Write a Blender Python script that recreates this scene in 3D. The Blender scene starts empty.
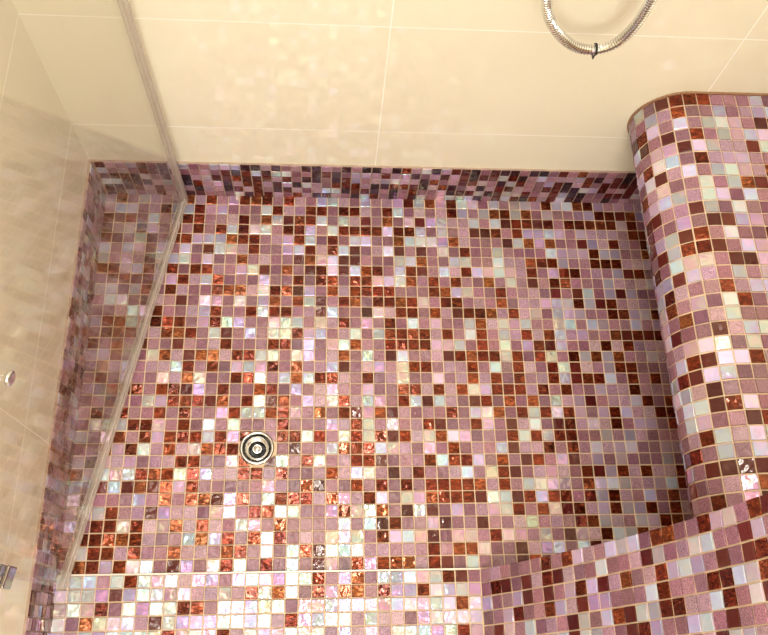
import bpy, bmesh, math, random
from mathutils import Vector, Matrix, noise
random.seed(11)
sc=bpy.context.scene
sc.view_settings.view_transform='Standard'
H=1.337
YB=0.800; XL=-0.418; XR=1.15; YF=0.105; ZC=2.5; YFRONT=-1.6
P=0.0209
# ---------- camera ----------
Nn=Vector((-62.,325.));Vv=Vector((-45.,-1950.))
f=math.sqrt(-Nn.dot(Vv))
Dc=Vector((Nn.x,Nn.y,f)).normalized(); Yc=Vector((Vv.x,Vv.y,f)).normalized()
Zc=-Dc; Xc=Yc.cross(Zc)
cam=bpy.data.cameras.new("camera");co=bpy.data.objects.new("camera",cam);sc.collection.objects.link(co)
cam.sensor_fit='HORIZONTAL';cam.sensor_width=36;cam.lens=36*f/768;cam.clip_start=0.01
co.matrix_world=Matrix(((Xc[0],-Xc[1],-Xc[2],0),(Yc[0],-Yc[1],-Yc[2],0),(Zc[0],-Zc[1],-Zc[2],H),(0,0,0,1)))
sc.camera=co
# ---------- colours ----------
def lin(c,a=1.0):
    o=[]
    for v in c:
        v/=255.
        o.append(v/12.92 if v<=.04045 else ((v+.055)/1.055)**2.4)
    return (o[0],o[1],o[2],a)
# kinds (alpha): 1 copper glass, .8 dark, .6 glitter, .2 pearl iridescent
COPPER=(1.0,[(114,44,26),(128,56,34),(96,36,22),(138,72,44),(106,40,24)])
BURG=(0.8,[(86,28,26),(76,24,24),(94,36,32)])
MAUVE=(0.6,[(132,92,104),(142,101,112),(120,80,94),(148,107,118)])
DUSTY=(0.6,[(162,130,144),(154,121,139),(170,138,148)])
PINK=(0.2,[(188,168,188),(194,175,196),(182,161,190),(200,180,192)])
PEARL=(0.2,[(210,203,232),(214,209,226),(200,202,230),(208,206,228),(216,209,232)])
NAVY=(0.8,[(48,26,34),(58,36,46),(42,24,32),(68,50,64)])
def palette(ws):
    ks=[COPPER,BURG,MAUVE,DUSTY,PINK,PEARL,NAVY]
    def pick():
        k,cs=random.choices(ks,ws)[0]
        c=random.choice(cs); j=random.uniform(.93,1.07)
        return lin([min(255,max(0,v*j+random.uniform(-4,4))) for v in c],k)
    return pick
P_FLOOR=palette([26,6,28,13,19,8,0])
P_BENCH=palette([14,13,26,10,20,17,0])
P_STRIP=palette([8,20,24,12,12,6,20])  # dark tiles weighted up: shade along the back skirting put into the palette
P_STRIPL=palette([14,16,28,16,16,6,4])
P_CURB=palette([12,2,8,12,28,38,0])
# ---------- materials ----------
def newmat(n):
    m=bpy.data.materials.new(n);m.use_nodes=True
    nt=m.node_tree;return m,nt,nt.nodes["Principled BSDF"]
def ramp(nt,pts,interp='LINEAR'):
    r=nt.nodes.new("ShaderNodeValToRGB");r.color_ramp.interpolation=interp
    e=r.color_ramp.elements
    while len(e)<len(pts): e.new(.5)
    for i,(p,c) in enumerate(pts): e[i].position=p;e[i].color=c
    return r
def math_(nt,op,a,b=None,c=None):
    n=nt.nodes.new("ShaderNodeMath");n.operation=op
    for i,x in enumerate((a,b,c)):
        if x is None: continue
        if isinstance(x,(int,float)): n.inputs[i].default_value=x
        else: nt.links.new(x,n.inputs[i])
    return n.outputs[0]
def mosaic_mat():
    m,nt,b=newmat("glass_mosaic");L=nt.links.new
    at=nt.nodes.new("ShaderNodeAttribute");at.attribute_name="tile"
    ir=nt.nodes.new("ShaderNodeAttribute");ir.attribute_name="irid"
    tc=nt.nodes.new("ShaderNodeTexCoord")
    mp=nt.nodes.new("ShaderNodeMapping");mp.inputs["Scale"].default_value=(60,150,100);L(tc.outputs["Object"],mp.inputs[0])
    nz=nt.nodes.new("ShaderNodeTexNoise");nz.inputs["Scale"].default_value=1.5;nz.inputs["Detail"].default_value=3;nz.inputs["Distortion"].default_value=1.6
    L(mp.outputs[0],nz.inputs["Vector"])
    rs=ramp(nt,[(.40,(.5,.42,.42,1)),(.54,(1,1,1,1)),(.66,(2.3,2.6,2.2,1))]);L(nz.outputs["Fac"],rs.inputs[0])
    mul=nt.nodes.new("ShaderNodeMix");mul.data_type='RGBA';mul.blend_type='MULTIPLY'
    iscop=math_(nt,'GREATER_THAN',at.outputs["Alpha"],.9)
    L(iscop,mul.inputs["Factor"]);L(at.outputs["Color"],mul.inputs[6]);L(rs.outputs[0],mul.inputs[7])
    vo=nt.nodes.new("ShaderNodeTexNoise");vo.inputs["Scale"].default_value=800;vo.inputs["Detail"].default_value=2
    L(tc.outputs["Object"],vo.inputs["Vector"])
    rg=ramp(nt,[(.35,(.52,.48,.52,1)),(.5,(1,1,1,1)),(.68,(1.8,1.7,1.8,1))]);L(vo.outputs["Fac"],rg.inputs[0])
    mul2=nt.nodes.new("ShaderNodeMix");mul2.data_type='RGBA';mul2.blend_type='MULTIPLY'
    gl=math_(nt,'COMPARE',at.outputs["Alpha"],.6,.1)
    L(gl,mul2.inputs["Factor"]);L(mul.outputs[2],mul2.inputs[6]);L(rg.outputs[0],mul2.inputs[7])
    pearl=math_(nt,'LESS_THAN',at.outputs["Alpha"],.3)
    # iridescence: interference colour of each tile, drifting inside the tile and with the viewing angle
    n2=nt.nodes.new("ShaderNodeTexNoise");n2.inputs["Scale"].default_value=70;L(tc.outputs["Object"],n2.inputs["Vector"])
    sx=nt.nodes.new("ShaderNodeSeparateColor");L(ir.outputs["Color"],sx.inputs[0])
    lw=nt.nodes.new("ShaderNodeLayerWeight");lw.inputs[0].default_value=.5
    hue=math_(nt,'FRACT',math_(nt,'ADD',math_(nt,'ADD',sx.outputs[0],math_(nt,'MULTIPLY',n2.outputs["Fac"],.8)),math_(nt,'MULTIPLY',lw.outputs["Facing"],.8)))
    hs=nt.nodes.new("ShaderNodeCombineColor");hs.mode='HSV';L(hue,hs.inputs[0]);hs.inputs[1].default_value=.68;hs.inputs[2].default_value=1
    mb_=nt.nodes.new("ShaderNodeMix");mb_.data_type='RGBA';mb_.blend_type='MULTIPLY';L(math_(nt,'MULTIPLY',pearl,.17),mb_.inputs["Factor"]);L(mul2.outputs[2],mb_.inputs[6]);L(hs.outputs[0],mb_.inputs[7])
    L(mb_.outputs[2],b.inputs["Base Color"])
    L(math_(nt,'ADD',math_(nt,'MULTIPLY',iscop,.55),math_(nt,'MULTIPLY',pearl,.22)),b.inputs["Metallic"])
    L(math_(nt,'ADD',math_(nt,'MULTIPLY',gl,.22),.09),b.inputs["Roughness"])
    wh=nt.nodes.new("ShaderNodeMix");wh.data_type='RGBA';L(pearl,wh.inputs["Factor"]);wh.inputs[6].default_value=(1,.93,.9,1);L(hs.outputs[0],wh.inputs[7])
    L(wh.outputs[2],b.inputs["Specular Tint"])
    L(math_(nt,'ADD',math_(nt,'MULTIPLY',pearl,1.0),1.5),b.inputs["IOR"])
    n3=nt.nodes.new("ShaderNodeTexNoise");n3.inputs["Scale"].default_value=85;n3.inputs["Detail"].default_value=1;L(tc.outputs["Object"],n3.inputs["Vector"])
    bp=nt.nodes.new("ShaderNodeBump");bp.inputs["Strength"].default_value=.8;bp.inputs["Distance"].default_value=.0015
    L(n3.outputs["Fac"],bp.inputs["Height"]);L(bp.outputs[0],b.inputs["Normal"])
    return m
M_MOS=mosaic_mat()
def grout_mat(name,c1,c2):
    m,nt,b=newmat(name);tc=nt.nodes.new("ShaderNodeTexCoord")
    n=nt.nodes.new("ShaderNodeTexNoise");n.inputs["Scale"].default_value=40;nt.links.new(tc.outputs["Object"],n.inputs["Vector"])
    r=ramp(nt,[(.3,lin(c1)),(.7,lin(c2))]);nt.links.new(n.outputs["Fac"],r.inputs[0])
    nt.links.new(r.outputs[0],b.inputs["Base Color"]);b.inputs["Roughness"].default_value=.8
    return m
M_GR=grout_mat("grout",(210,182,152),(226,200,168))
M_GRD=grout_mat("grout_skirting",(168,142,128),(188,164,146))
def cream_mat(name,axis,off,per,ca,cb):
    m,nt,b=newmat(name);L=nt.links.new
    tc=nt.nodes.new("ShaderNodeTexCoord");sp=nt.nodes.new("ShaderNodeSeparateXYZ");L(tc.outputs["Object"],sp.inputs[0])
    def joint(s,o,p,w):
        x=math_(nt,'MODULO',math_(nt,'ADD',math_(nt,'SUBTRACT',s,o),p*20),p)
        d=math_(nt,'MINIMUM',x,math_(nt,'SUBTRACT',p,x))
        return math_(nt,'LESS_THAN',d,w)
    j=math_(nt,'MAXIMUM',joint(sp.outputs[axis],off,per,.001),joint(sp.outputs[2],.212,.248,.001))
    n=nt.nodes.new("ShaderNodeTexNoise");n.inputs["Scale"].default_value=2.5;n.inputs["Detail"].default_value=4;L(tc.outputs["Object"],n.inputs["Vector"])
    r=ramp(nt,[(.3,lin(ca)),(.7,lin(cb))]);L(n.outputs["Fac"],r.inputs[0])
    mx=nt.nodes.new("ShaderNodeMix");mx.data_type='RGBA';L(math_(nt,'MULTIPLY',j,.9),mx.inputs["Factor"]);L(r.outputs[0],mx.inputs[6]);mx.inputs[7].default_value=lin((255,253,244))
    L(mx.outputs[2],b.inputs["Base Color"])
    L(math_(nt,'ADD',math_(nt,'MULTIPLY',j,.5),.05),b.inputs["Roughness"])
    n2=nt.nodes.new("ShaderNodeTexNoise");n2.inputs["Scale"].default_value=9;L(tc.outputs["Object"],n2.inputs["Vector"])
    hgt=math_(nt,'SUBTRACT',math_(nt,'MULTIPLY',n2.outputs["Fac"],.25),math_(nt,'MULTIPLY',j,.4))
    bp=nt.nodes.new("ShaderNodeBump");bp.inputs["Strength"].default_value=.15;bp.inputs["Distance"].default_value=.001
    L(hgt,bp.inputs["Height"]);L(bp.outputs[0],b.inputs["Normal"])
    return m
M_CB=cream_mat("cream_tile_back",0,.09,.517,(238,231,208),(243,237,217))
M_CL=cream_mat("cream_tile_side",1,.29,.517,(246,240,220),(250,245,230))  # paler than the back tile: colour makes up for weaker light here
def simple(n,c,ro=.5,me=0,noise_amt=.06,scale=30):
    m,nt,b=newmat(n);tc=nt.nodes.new("ShaderNodeTexCoord")
    nz=nt.nodes.new("ShaderNodeTexNoise");nz.inputs["Scale"].default_value=scale;nt.links.new(tc.outputs["Object"],nz.inputs["Vector"])
    c=lin(c);r=ramp(nt,[(.3,tuple(v*(1-noise_amt) for v in c[:3])+(1,)),(.7,tuple(min(1,v*(1+noise_amt)) for v in c[:3])+(1,))])
    nt.links.new(nz.outputs["Fac"],r.inputs[0]);nt.links.new(r.outputs[0],b.inputs["Base Color"])
    b.inputs["Roughness"].default_value=ro;b.inputs["Metallic"].default_value=me
    return m
M_CHR=simple("chrome",(220,220,220),.07,1)
M_RIM=simple("rim_chrome",(190,186,184),.12,1)
M_DCH=simple("hinge_chrome",(150,142,136),.1,1)
M_BLK=simple("dark_rubber",(34,28,26),.4)
M_BRN=simple("brown_silicone",(160,120,90),.5)
M_CEIL=simple("ceiling_paint",(240,236,228),.8)
M_STONE=simple("cream_cap",(222,204,164),.3)
M_CUP=simple("drain_metal",(222,220,218),.14,1)
M_BAR=simple("pale_silicone",(232,220,208),.25)
def glass_mat():
    m,nt,b=newmat("clear_glass");L=nt.links.new
    nt.nodes.remove(b);o=nt.nodes["Material Output"]
    tr=nt.nodes.new("ShaderNodeBsdfTransparent");tr.inputs[0].default_value=(.99,.985,.97,1)
    gl=nt.nodes.new("ShaderNodeBsdfGlossy");gl.inputs["Roughness"].default_value=.004
    lw=nt.nodes.new("ShaderNodeLayerWeight");lw.inputs[0].default_value=.5
    fac=math_(nt,'ADD',math_(nt,'MULTIPLY',math_(nt,'POWER',lw.outputs["Facing"],3),.36),.035)
    mx=nt.nodes.new("ShaderNodeMixShader");L(fac,mx.inputs[0]);L(tr.outputs[0],mx.inputs[1]);L(gl.outputs[0],mx.inputs[2])
    df=nt.nodes.new("ShaderNodeBsdfDiffuse");tc=nt.nodes.new("ShaderNodeTexCoord")
    n=nt.nodes.new("ShaderNodeTexNoise");n.inputs["Scale"].default_value=12;L(tc.outputs["Object"],n.inputs["Vector"])
    df.inputs[0].default_value=lin((244,232,210))
    m2=nt.nodes.new("ShaderNodeMixShader");L(math_(nt,'MULTIPLY',n.outputs["Fac"],.04),m2.inputs[0]);L(mx.outputs[0],m2.inputs[1]);L(df.outputs[0],m2.inputs[2])
    L(m2.outputs[0],o.inputs[0]);return m
M_GL=glass_mat()
def seal_mat(name,al,c):
    m,nt,b=newmat(name)
    b.inputs["Base Color"].default_value=lin(c);b.inputs["Roughness"].default_value=.12;b.inputs["Alpha"].default_value=al
    return m
M_SEAL=seal_mat("clear_plastic_seal",.5,(206,194,184))
M_SEAL2=seal_mat("clear_plastic_lip",.36,(240,228,216))
# ---------- mesh builder ----------
class MB:
    def __init__(s): s.v=[];s.f=[];s.c=[];s.m=[];s.sm=[];s.h=[]
    def add(s,vs,fs,col=(1,1,1,1),mat=0,smooth=False):
        o=len(s.v);s.v+=[tuple(v) for v in vs];hh=random.random()
        for q in fs: s.f.append(tuple(i+o for i in q));s.c.append(col);s.m.append(mat);s.sm.append(smooth);s.h.append(hh)
    def obj(s,name,mats,parent=None,label=None,category=None,kind=None,fixn=False):
        me=bpy.data.meshes.new(name);me.from_pydata(s.v,[],s.f)
        for m in mats: me.materials.append(m)
        me.polygons.foreach_set("material_index",s.m);me.polygons.foreach_set("use_smooth",s.sm)
        if M_MOS in mats:
            a=me.color_attributes.new("tile",'FLOAT_COLOR','CORNER');b=me.color_attributes.new("irid",'FLOAT_COLOR','CORNER')
            buf=[];bu2=[]
            for p,c,hh in zip(me.polygons,s.c,s.h): buf+=list(c)*p.loop_total;bu2+=[hh,hh,hh,1.]*p.loop_total
            a.data.foreach_set("color",buf);b.data.foreach_set("color",bu2)
        if fixn:
            bm=bmesh.new();bm.from_mesh(me);bmesh.ops.recalc_face_normals(bm,faces=bm.faces);bm.to_mesh(me);bm.free()
        me.update()
        ob=bpy.data.objects.new(name,me);sc.collection.objects.link(ob)
        if parent: ob.parent=parent
        if label: ob["label"]=label
        if category: ob["category"]=category
        if kind: ob["kind"]=kind
        return ob
def box(mb,lo,hi,mat=0):
    x0,y0,z0=lo;x1,y1,z1=hi
    vs=[(x0,y0,z0),(x1,y0,z0),(x1,y1,z0),(x0,y1,z0),(x0,y0,z1),(x1,y0,z1),(x1,y1,z1),(x0,y1,z1)]
    mb.add(vs,[(0,3,2,1),(4,5,6,7),(0,1,5,4),(1,2,6,5),(2,3,7,6),(3,0,4,7)],mat=mat)
G=.00108  # half grout
def mosaic(mb,F,u0,u1,v0,v1,pick,mat=1,circ=None,h=.0020,tilt=.0006,pu=P,pv=P,jit=.0002):
    nu=math.ceil((u1-u0)/pu-1e-6);nv=math.ceil((v1-v0)/pv-1e-6)
    for i in range(nu):
        for j in range(nv):
            a0=u0+i*pu+G;a1=min(u0+(i+1)*pu-G,u1);b0=v0+j*pv+G;b1=min(v0+(j+1)*pv-G,v1)
            col=pick()
            if a1-a0<.004 or b1-b0<.004: continue
            jx=random.uniform(-jit,jit);jy=random.uniform(-jit,jit)
            a0+=jx;a1+=jx;b0+=jy;b1+=jy
            cs=[(a0,b0),(a1,b0),(a1,b1),(a0,b1)]
            if circ:
                cu,cv,R=circ
                if math.hypot((a0+a1)/2-cu,(b0+b1)/2-cv)<R: continue
                n=[]
                for (x,y) in cs:
                    d=math.hypot(x-cu,y-cv)
                    if d<R+.001: x=cu+(x-cu)/d*(R+.001);y=cv+(y-cv)/d*(R+.001)
                    n.append((x,y))
                cs=n
            ta=random.uniform(-tilt,tilt);tb=random.uniform(-tilt,tilt)
            hh=[h-ta-tb,h+ta-tb,h+ta+tb,h-ta+tb]
            mx=sum(c[0] for c in cs)/4;my=sum(c[1] for c in cs)/4
            bev=.0006
            vs=[F(x,y,-.0006) for x,y in cs]+[F(x,y,k-bev*.8) for (x,y),k in zip(cs,hh)]
            for (x,y),k in zip(cs,hh):
                vs.append(F(x+math.copysign(bev,mx-x),y+math.copysign(bev,my-y),k))
            fs=[(8,9,10,11)]
            for q in range(4):
                r=(q+1)%4;fs.append((q,r,4+r,4+q));fs.append((4+q,4+r,8+r,8+q))
            mb.add(vs,fs,col,mat)
# ---------- room structure ----------
mb=MB();box(mb,(XL-.1,YB,-.12),(XR+.1,YB+.1,ZC));mb.obj("wall_back",[M_CB],kind="structure")
mb=MB();box(mb,(XL-.1,YFRONT,-.12),(XL,YB,ZC));mb.obj("wall_left",[M_CL],kind="structure")
mb=MB();box(mb,(XR,YFRONT,-.12),(XR+.1,YB,ZC));mb.obj("wall_right",[M_CL],kind="structure")
mb=MB();box(mb,(XL-.1,YFRONT-.1,-.12),(XR+.1,YFRONT,ZC));mb.obj("wall_front",[M_CB],kind="structure")
mb=MB();box(mb,(XL-.1,YFRONT-.1,ZC),(XR+.1,YB+.1,ZC+.1));mb.obj("ceiling",[M_CEIL],kind="structure")
DX,DY,DR=-.112,.306,.0275
mb=MB();s=.05
X0,X1,Y0,Y1=XL,XR,YFRONT,YB
q=[(X0,Y0),(DX-s,Y0),(DX+s,Y0),(X1,Y0),(X0,DY-s),(DX-s,DY-s),(DX+s,DY-s),(X1,DY-s),(X0,DY+s),(DX-s,DY+s),(DX+s,DY+s),(X1,DY+s),(X0,Y1),(DX-s,Y1),(DX+s,Y1),(X1,Y1)]
mb.add([(x,y,0) for x,y in q],[(0,1,5,4),(1,2,6,5),(2,3,7,6),(4,5,9,8),(6,7,11,10),(8,9,13,12),(9,10,14,13),(10,11,15,14)])
nn=32;vs=[]
for k in range(nn):
    a=2*math.pi*k/nn;c,sn=math.cos(a),math.sin(a);m_=max(abs(c),abs(sn))
    vs+=[(DX+c*s/m_,DY+sn*s/m_,0),(DX+c*DR,DY+sn*DR,0),(DX+c*DR,DY+sn*DR,-.05)]
fs=[]
for k in range(nn):
    l=(k+1)%nn;fs+=[(3*k,3*l,3*l+1,3*k+1),(3*k+1,3*l+1,3*l+2,3*k+2)]
mb.add(vs,fs)
box(mb,(X0,Y0,-.12),(X1,Y1,-.05))
def FTf(u,v,h): return Vector((u,YB-v,h))
VF=33*P
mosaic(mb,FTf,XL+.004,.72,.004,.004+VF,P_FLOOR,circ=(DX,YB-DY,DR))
mosaic(mb,FTf,XL+.004,.254,.004+VF+P*2,YB+.45,P_CURB)
mb.obj("floor",[M_GR,M_MOS],kind="structure")
YT=YB-.004-VF
TH=.005
mb=MB();box(mb,(XL,YT-2*P,0),(.2555,YT,TH))
mosaic(mb,lambda u,v,h:Vector((u,YT-.002-v,TH+h)),XL+.004,.254,.0,2*P-.002,P_CURB,pv=P-.001)
box(mb,(XL+.02,YT-.0022,0),(.2545,YT+.0003,TH+.0022),mat=2)
mb.obj("trim_1",[M_GR,M_MOS,M_BAR],kind="structure")
SH=.110;PS=.0183
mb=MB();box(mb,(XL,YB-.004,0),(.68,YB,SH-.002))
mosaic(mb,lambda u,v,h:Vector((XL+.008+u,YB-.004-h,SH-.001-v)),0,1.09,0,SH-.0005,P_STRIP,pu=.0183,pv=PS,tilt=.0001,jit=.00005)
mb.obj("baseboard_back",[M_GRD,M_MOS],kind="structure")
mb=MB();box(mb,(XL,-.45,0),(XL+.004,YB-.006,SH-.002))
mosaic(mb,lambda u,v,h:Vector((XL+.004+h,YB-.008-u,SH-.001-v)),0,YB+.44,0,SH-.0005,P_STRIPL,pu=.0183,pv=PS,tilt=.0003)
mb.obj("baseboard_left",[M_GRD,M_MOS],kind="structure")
# ---------- bench ----------
BZ=.338;cx,cz,a_,b_=.583,.268,.074,.07
prof=[(.645,0.0),(.645,.15),(.642,.175),(.635,.19),(.62,.196)]
for k in range(33):
    t=-math.pi/2-math.pi*k/32
    prof.append((cx+a_*math.cos(t),cz+b_*math.sin(t)))
prof.append((XR,BZ))
def arc(pts):
    S=[0]
    for p0,p1 in zip(pts,pts[1:]): S.append(S[-1]+(p1-p0).length)
    return S
def evalp(pts,S,s_):
    s_=max(0,min(S[-1]-1e-6,s_))
    for k in range(len(S)-1):
        if s_<=S[k+1]: break
    t=(s_-S[k])/(S[k+1]-S[k]);return pts[k].lerp(pts[k+1],t),(pts[k+1]-pts[k]).normalized()
pts=[Vector((x,z)) for x,z in prof];S=arc(pts)
def FB(u,v,h):
    p,d=evalp(pts,S,u);return Vector((p.x-d.y*h,YB-.003-v,p.y+d.x*h))
YE=YF+.0005
mb=MB()
ring=prof+[(XR,0)];n=len(ring)
vs=[(x,YB-.0005,z) for x,z in ring]+[(x,YE,z) for x,z in ring]
mb.add(vs,[(k,(k+1)%n,n+(k+1)%n,n+k) for k in range(n)]+[tuple(range(n)),tuple(range(2*n-1,n-1,-1))])
mosaic(mb,FB,0,S[-1]-.003,0,YB-YE-.006,P_BENCH,pu=.0216,pv=.0216)
for k in range(len(prof)-1):
    (xa,za),(xb,zb)=prof[k],prof[k+1];d=Vector((xb-xa,zb-za)).normalized();nx,nz_=-d.y*.0036,d.x*.0036
    y0_,y1_=YB-.0005,YB-.0035
    mb.add([(xa,y1_,za),(xb,y1_,zb),(xb+nx,y1_,zb+nz_),(xa+nx,y1_,za+nz_),(xa+nx,y0_,za+nz_),(xb+nx,y0_,zb+nz_)],[(0,1,2,3),(3,2,5,4)],mat=2)
mb.obj("bench",[M_GR,M_MOS,M_BRN],label="built-in rounded shower bench covered in pink glass mosaic",category="bench")
# ---------- partition with flared mosaic end ----------
PH=1.05
def pxz(z):
    if z<.5: return .255+.734*z-.568*z*z
    return .480+.166*(z-.5)
zs=[PH*k/60 for k in range(61)]
pp=[Vector((pxz(z),YF-.001+.07*z,z)) for z in zs];SP=arc(pp)
def FP(u,v,h):
    p,d=evalp(pp,SP,v);nn_=Vector((-d.z,0,d.x)).normalized();return p+Vector((0,.0012-u,0))+nn_*h
mb=MB();nz_=len(zs)
vs=[tuple(p) for p in pp]+[(p.x,-.45,p.z) for p in pp]+[(XR,p.y,p.z) for p in pp]+[(XR,-.45,p.z) for p in pp]
fs=[]
for k in range(nz_-1):
    A,B,C,D=k,nz_+k,2*nz_+k,3*nz_+k
    fs+=[(A,B,B+1,A+1),(C,A,A+1,C+1),(B,D,D+1,B+1),(D,C,C+1,D+1)]
fs+=[(0,2*nz_,3*nz_,nz_),(nz_-1,2*nz_-1,4*nz_-1,3*nz_-1)]
mb.add(vs,fs)
mosaic(mb,FP,0,.50,.002,SP[-1]-.003,P_BENCH,pu=.0216,pv=.0216)
pt=pp[-1];box(mb,(pt.x-.012,-.46,PH),(XR,pt.y+.009,PH+.02),mat=2)
mb.obj("wall_partition",[M_GR,M_MOS,M_STONE],kind="structure")
# ---------- lathe helper ----------
def lathe(mb,prof_,c,n=40,mat=0,smooth=True):
    vs=[]
    for r_,z_ in prof_:
        for k in range(n):
            t=2*math.pi*k/n;vs.append((c[0]+r_*math.cos(t),c[1]+r_*math.sin(t),c[2]+z_))
    fs=[]
    for j in range(len(prof_)-1):
        for k in range(n):
            l=(k+1)%n;fs.append((j*n+k,j*n+l,(j+1)*n+l,(j+1)*n+k))
    mb.add(vs,fs,mat=mat,smooth=smooth)
k_=.84
def sc_(l): return [(r*k_,z) for r,z in l]
dr=bpy.data.objects.new("floor_drain",None);sc.collection.objects.link(dr);dr.location=(DX,DY,0)
dr["label"]="round chrome floor drain with domed stopper set in mosaic";dr["category"]="drain"
mb=MB();lathe(mb,sc_([(.0275,-.002),(.0280,.0020),(.0295,.0040),(.032,.0042),(.0345,.003),(.0338,-.004)]),(0,0,0));mb.obj("rim",[M_RIM],dr)
mb=MB();lathe(mb,sc_([(.0277,.0018),(.0262,-.0025),(.0235,-.0065),(.020,-.0085),(.0165,-.0095),(.016,-.0115),(.016,-.04),(.0001,-.04)]),(0,0,0));mb.obj("cup",[M_CUP],dr)
mb=MB()
for k in range(3):
    a=k*math.pi*2/3+.4
    c,s_=math.cos(a),math.sin(a);w=.0010
    vs=[(c*.003-s_*w,s_*.003+c*w,-.020),(c*.0132-s_*w,s_*.0132+c*w,-.020),(c*.0132+s_*w,s_*.0132-c*w,-.020),(c*.003+s_*w,s_*.003-c*w,-.020)]
    vs+=[(x,y,z-.002) for x,y,z in vs]
    mb.add(vs,[(0,1,2,3),(4,7,6,5),(0,4,5,1),(1,5,6,2),(2,6,7,3),(3,7,4,0)])
lathe(mb,[(.0132,-.032),(.0001,-.032)],(0,0,0),24)
mb.obj("spider",[M_BLK],dr)
mb=MB();lathe(mb,[(.0001,.0005),(.0035,-.0002),(.0065,-.0025),(.0082,-.0065),(.0084,-.009),(.005,-.0105),(.004,-.03)],(0,0,0));mb.obj("knob",[M_CHR],dr)
# ---------- glass door ----------
g1=Vector((-.398,.085,0));g2=Vector((-.263,.774,0))
d=(g2-g1);Lg=d.length;d.normalize()
door=bpy.data.objects.new("shower_door",None);sc.collection.objects.link(door);door.location=g1
door["label"]="frameless clear glass shower door with plastic seal, swung inward";door["category"]="shower door"
door.rotation_euler=(0,0,math.atan2(d.y,d.x))
mb=MB();box(mb,(0,-.003,.022),(Lg-.006,.003,1.95));mb.obj("glass_panel",[M_GL],door)
mb=MB();box(mb,(0,-.0045,.012),(Lg-.006,.0045,.0215));box(mb,(0,-.0052,.0215),(Lg-.006,-.0035,.034));box(mb,(0,.0035,.0215),(Lg-.006,.0052,.034))
box(mb,(0,-.0012,.004),(Lg-.006,.0012,.012))
mb.obj("bottom_seal",[M_SEAL2],door)
mb=MB();box(mb,(Lg-.0055,-.0055,.012),(Lg+.004,.0055,1.95));mb.obj("edge_seal",[M_SEAL],door)
for zz in (.25,1.7):
    mb=MB();box(mb,(-.014,-.009,zz),(.014,-.0035,zz+.026));box(mb,(-.014,.0035,zz),(.014,.009,zz+.026));box(mb,(-.014,-.0035,zz),(-.001,.0035,zz+.026))
    h=mb.obj("hinge",[M_DCH],door,label="chrome hinge");bv=h.modifiers.new("b",'BEVEL');bv.width=.002;bv.segments=3
mb=MB();lathe(mb,[(.0001,.007),(.006,.0066),(.0088,.0052),(.0095,.0035),(.009,.0015),(.0085,.0)],(0,0,0),28)
kb=mb.obj("knob",[M_CHR],door,label="small round polished knob");kb.rotation_euler=(math.pi/2,0,0);kb.location=(.203,-.0032,.455)
# ---------- hose ----------
HY=.74
ctrl=[(.33,.95),(.30,.86),(.270,.74),(.267,.66),(.271,.60),(.285,.555),(.310,.521),(.339,.500),(.367,.497),(.391,.513),(.404,.550),(.407,.60),(.406,.66),(.41,.74),(.43,.86),(.44,.95)]
cp=[Vector((x,HY,z)) for x,z in ctrl]
path=[]
for i in range(len(cp)-1):
    p0=cp[max(i-1,0)];p1=cp[i];p2=cp[i+1];p3=cp[min(i+2,len(cp)-1)]
    for k in range(60):
        t=k/60;path.append(.5*((2*p1)+(p2-p0)*t+(2*p0-5*p1+4*p2-p3)*t*t+(3*p1-p0-3*p2+p3)*t**3))
path.append(cp[-1])
acc=arc(path)
tot=acc[-1];st=.0007;nS=int(tot/st);res=[];k=0
for i in range(nS+1):
    s_=i*tot/nS
    while k<len(acc)-2 and acc[k+1]<s_: k+=1
    t=(s_-acc[k])/max(1e-9,acc[k+1]-acc[k]);res.append(path[k].lerp(path[k+1],t))
mb=MB();vs=[];ns=16
for i,p in enumerate(res):
    tg=(res[min(i+1,nS)]-res[max(i-1,0)]).normalized();B=Vector((0,1,0));A=tg.cross(B)
    ph=(i%6)/6.0;rad=.0060+(.0016 if ph<.5 else 0)*math.sin(ph*2*math.pi)
    for q_ in range(ns):
        t=2*math.pi*q_/ns;vs.append(p+A*rad*math.cos(t)+B*rad*math.sin(t))
fs=[]
for i in range(nS):
    for q_ in range(ns):
        r_=(q_+1)%ns;fs.append((i*ns+q_,i*ns+r_,(i+1)*ns+r_,(i+1)*ns+q_))
fs.append(tuple(range(ns)));fs.append(tuple(nS*ns+q_ for q_ in range(ns-1,-1,-1)))
mb.add(vs,fs,smooth=False)
hose=mb.obj("shower_hose",[M_CHR],label="ribbed chrome shower hose hanging in a loop by the wall",category="hose",fixn=True)
mb=MB();vs=[]
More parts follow.
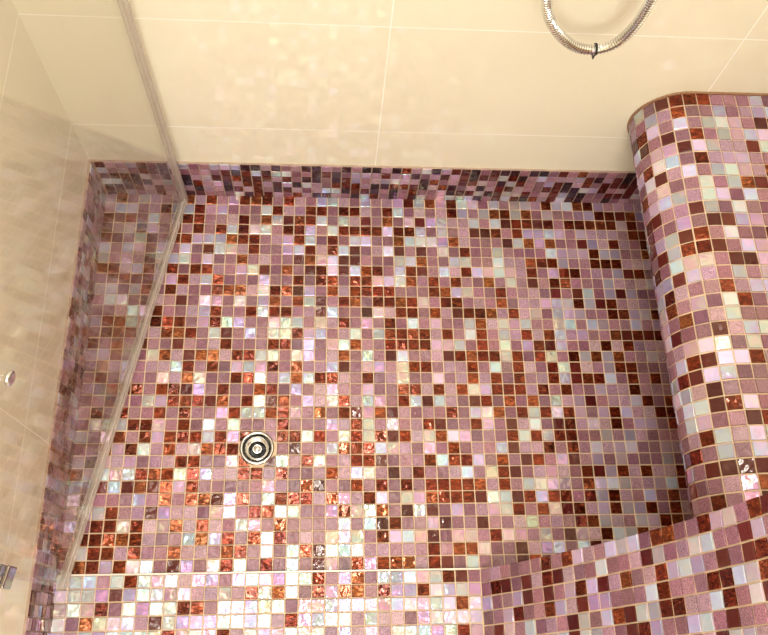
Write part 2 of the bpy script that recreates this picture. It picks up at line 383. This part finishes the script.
for x in (-.0012,.0012):
    for r_ in (.0085,.0078):
        for q_ in range(20):
            t=2*math.pi*q_/20;vs.append((.365+x,HY+r_*math.cos(t),.497+r_*math.sin(t)))
fs=[]
for q_ in range(20):
    r_=(q_+1)%20;fs+=[(q_,r_,40+r_,40+q_),(20+q_,60+q_,60+r_,20+r_),(q_,20+q_,20+r_,r_),(40+q_,40+r_,60+r_,60+q_)]
mb.add(vs,fs);box(mb,(.3645,HY-.005,.483),(.3662,HY+.004,.4895))
mb.obj("tie",[M_BLK],hose,label="dark cable tie")
mx=bpy.data.objects.new("shower_mixer",None);sc.collection.objects.link(mx);mx.location=(.385,HY,.965)
mx["label"]="chrome wall-mounted shower mixer holding the hose";mx["category"]="tap"
mb=MB();lathe(mb,[(.0001,-.13),(.018,-.13),(.022,-.125),(.022,.125),(.018,.13),(.0001,.13)],(0,0,0),28)
o=mb.obj("body",[M_CHR],mx);o.rotation_euler=(0,math.pi/2,0)
for x in (-.08,.08):
    mb=MB();lathe(mb,[(.014,0),(.014,.045),(.03,.048),(.03,.0595)],(0,0,0),28);o=mb.obj("flange",[M_CHR],mx);o.rotation_euler=(-math.pi/2,0,0);o.location=(x,0,0)
# ---------- lights ----------
def area(n,loc,sx,sy,e,col,rot=(0,0,0)):
    l=bpy.data.lights.new(n,'AREA');l.shape='RECTANGLE';l.size=sx;l.size_y=sy;l.energy=e;l.color=col
    o=bpy.data.objects.new(n,l);sc.collection.objects.link(o);o.location=loc;o.rotation_euler=rot;return o
area("strip_lamp",(-.1,-.14,2.46),1.3,.10,3.2,(1,.98,.96))
area("ceiling_lamp",(.0,.47,2.47),.04,.55,8,(1,.96,.9))
area("bench_side_fill",(-.2,.42,2.35),.35,.6,6,(1,.98,.94),(0,math.radians(-30),0))  # added fill from the left, lifts the shadow beside the bench
area("room_fill",(.0,-1.0,2.46),1.0,.6,6.5,(1,.98,.97))  # added overhead fill behind the camera, no known fixture
area("front_wall_fill",(-.05,-1.58,1.8),.9,1.1,28,(1,.98,.95),(math.pi/2,0,0))  # added fill that brightens the cream walls, no window behind it
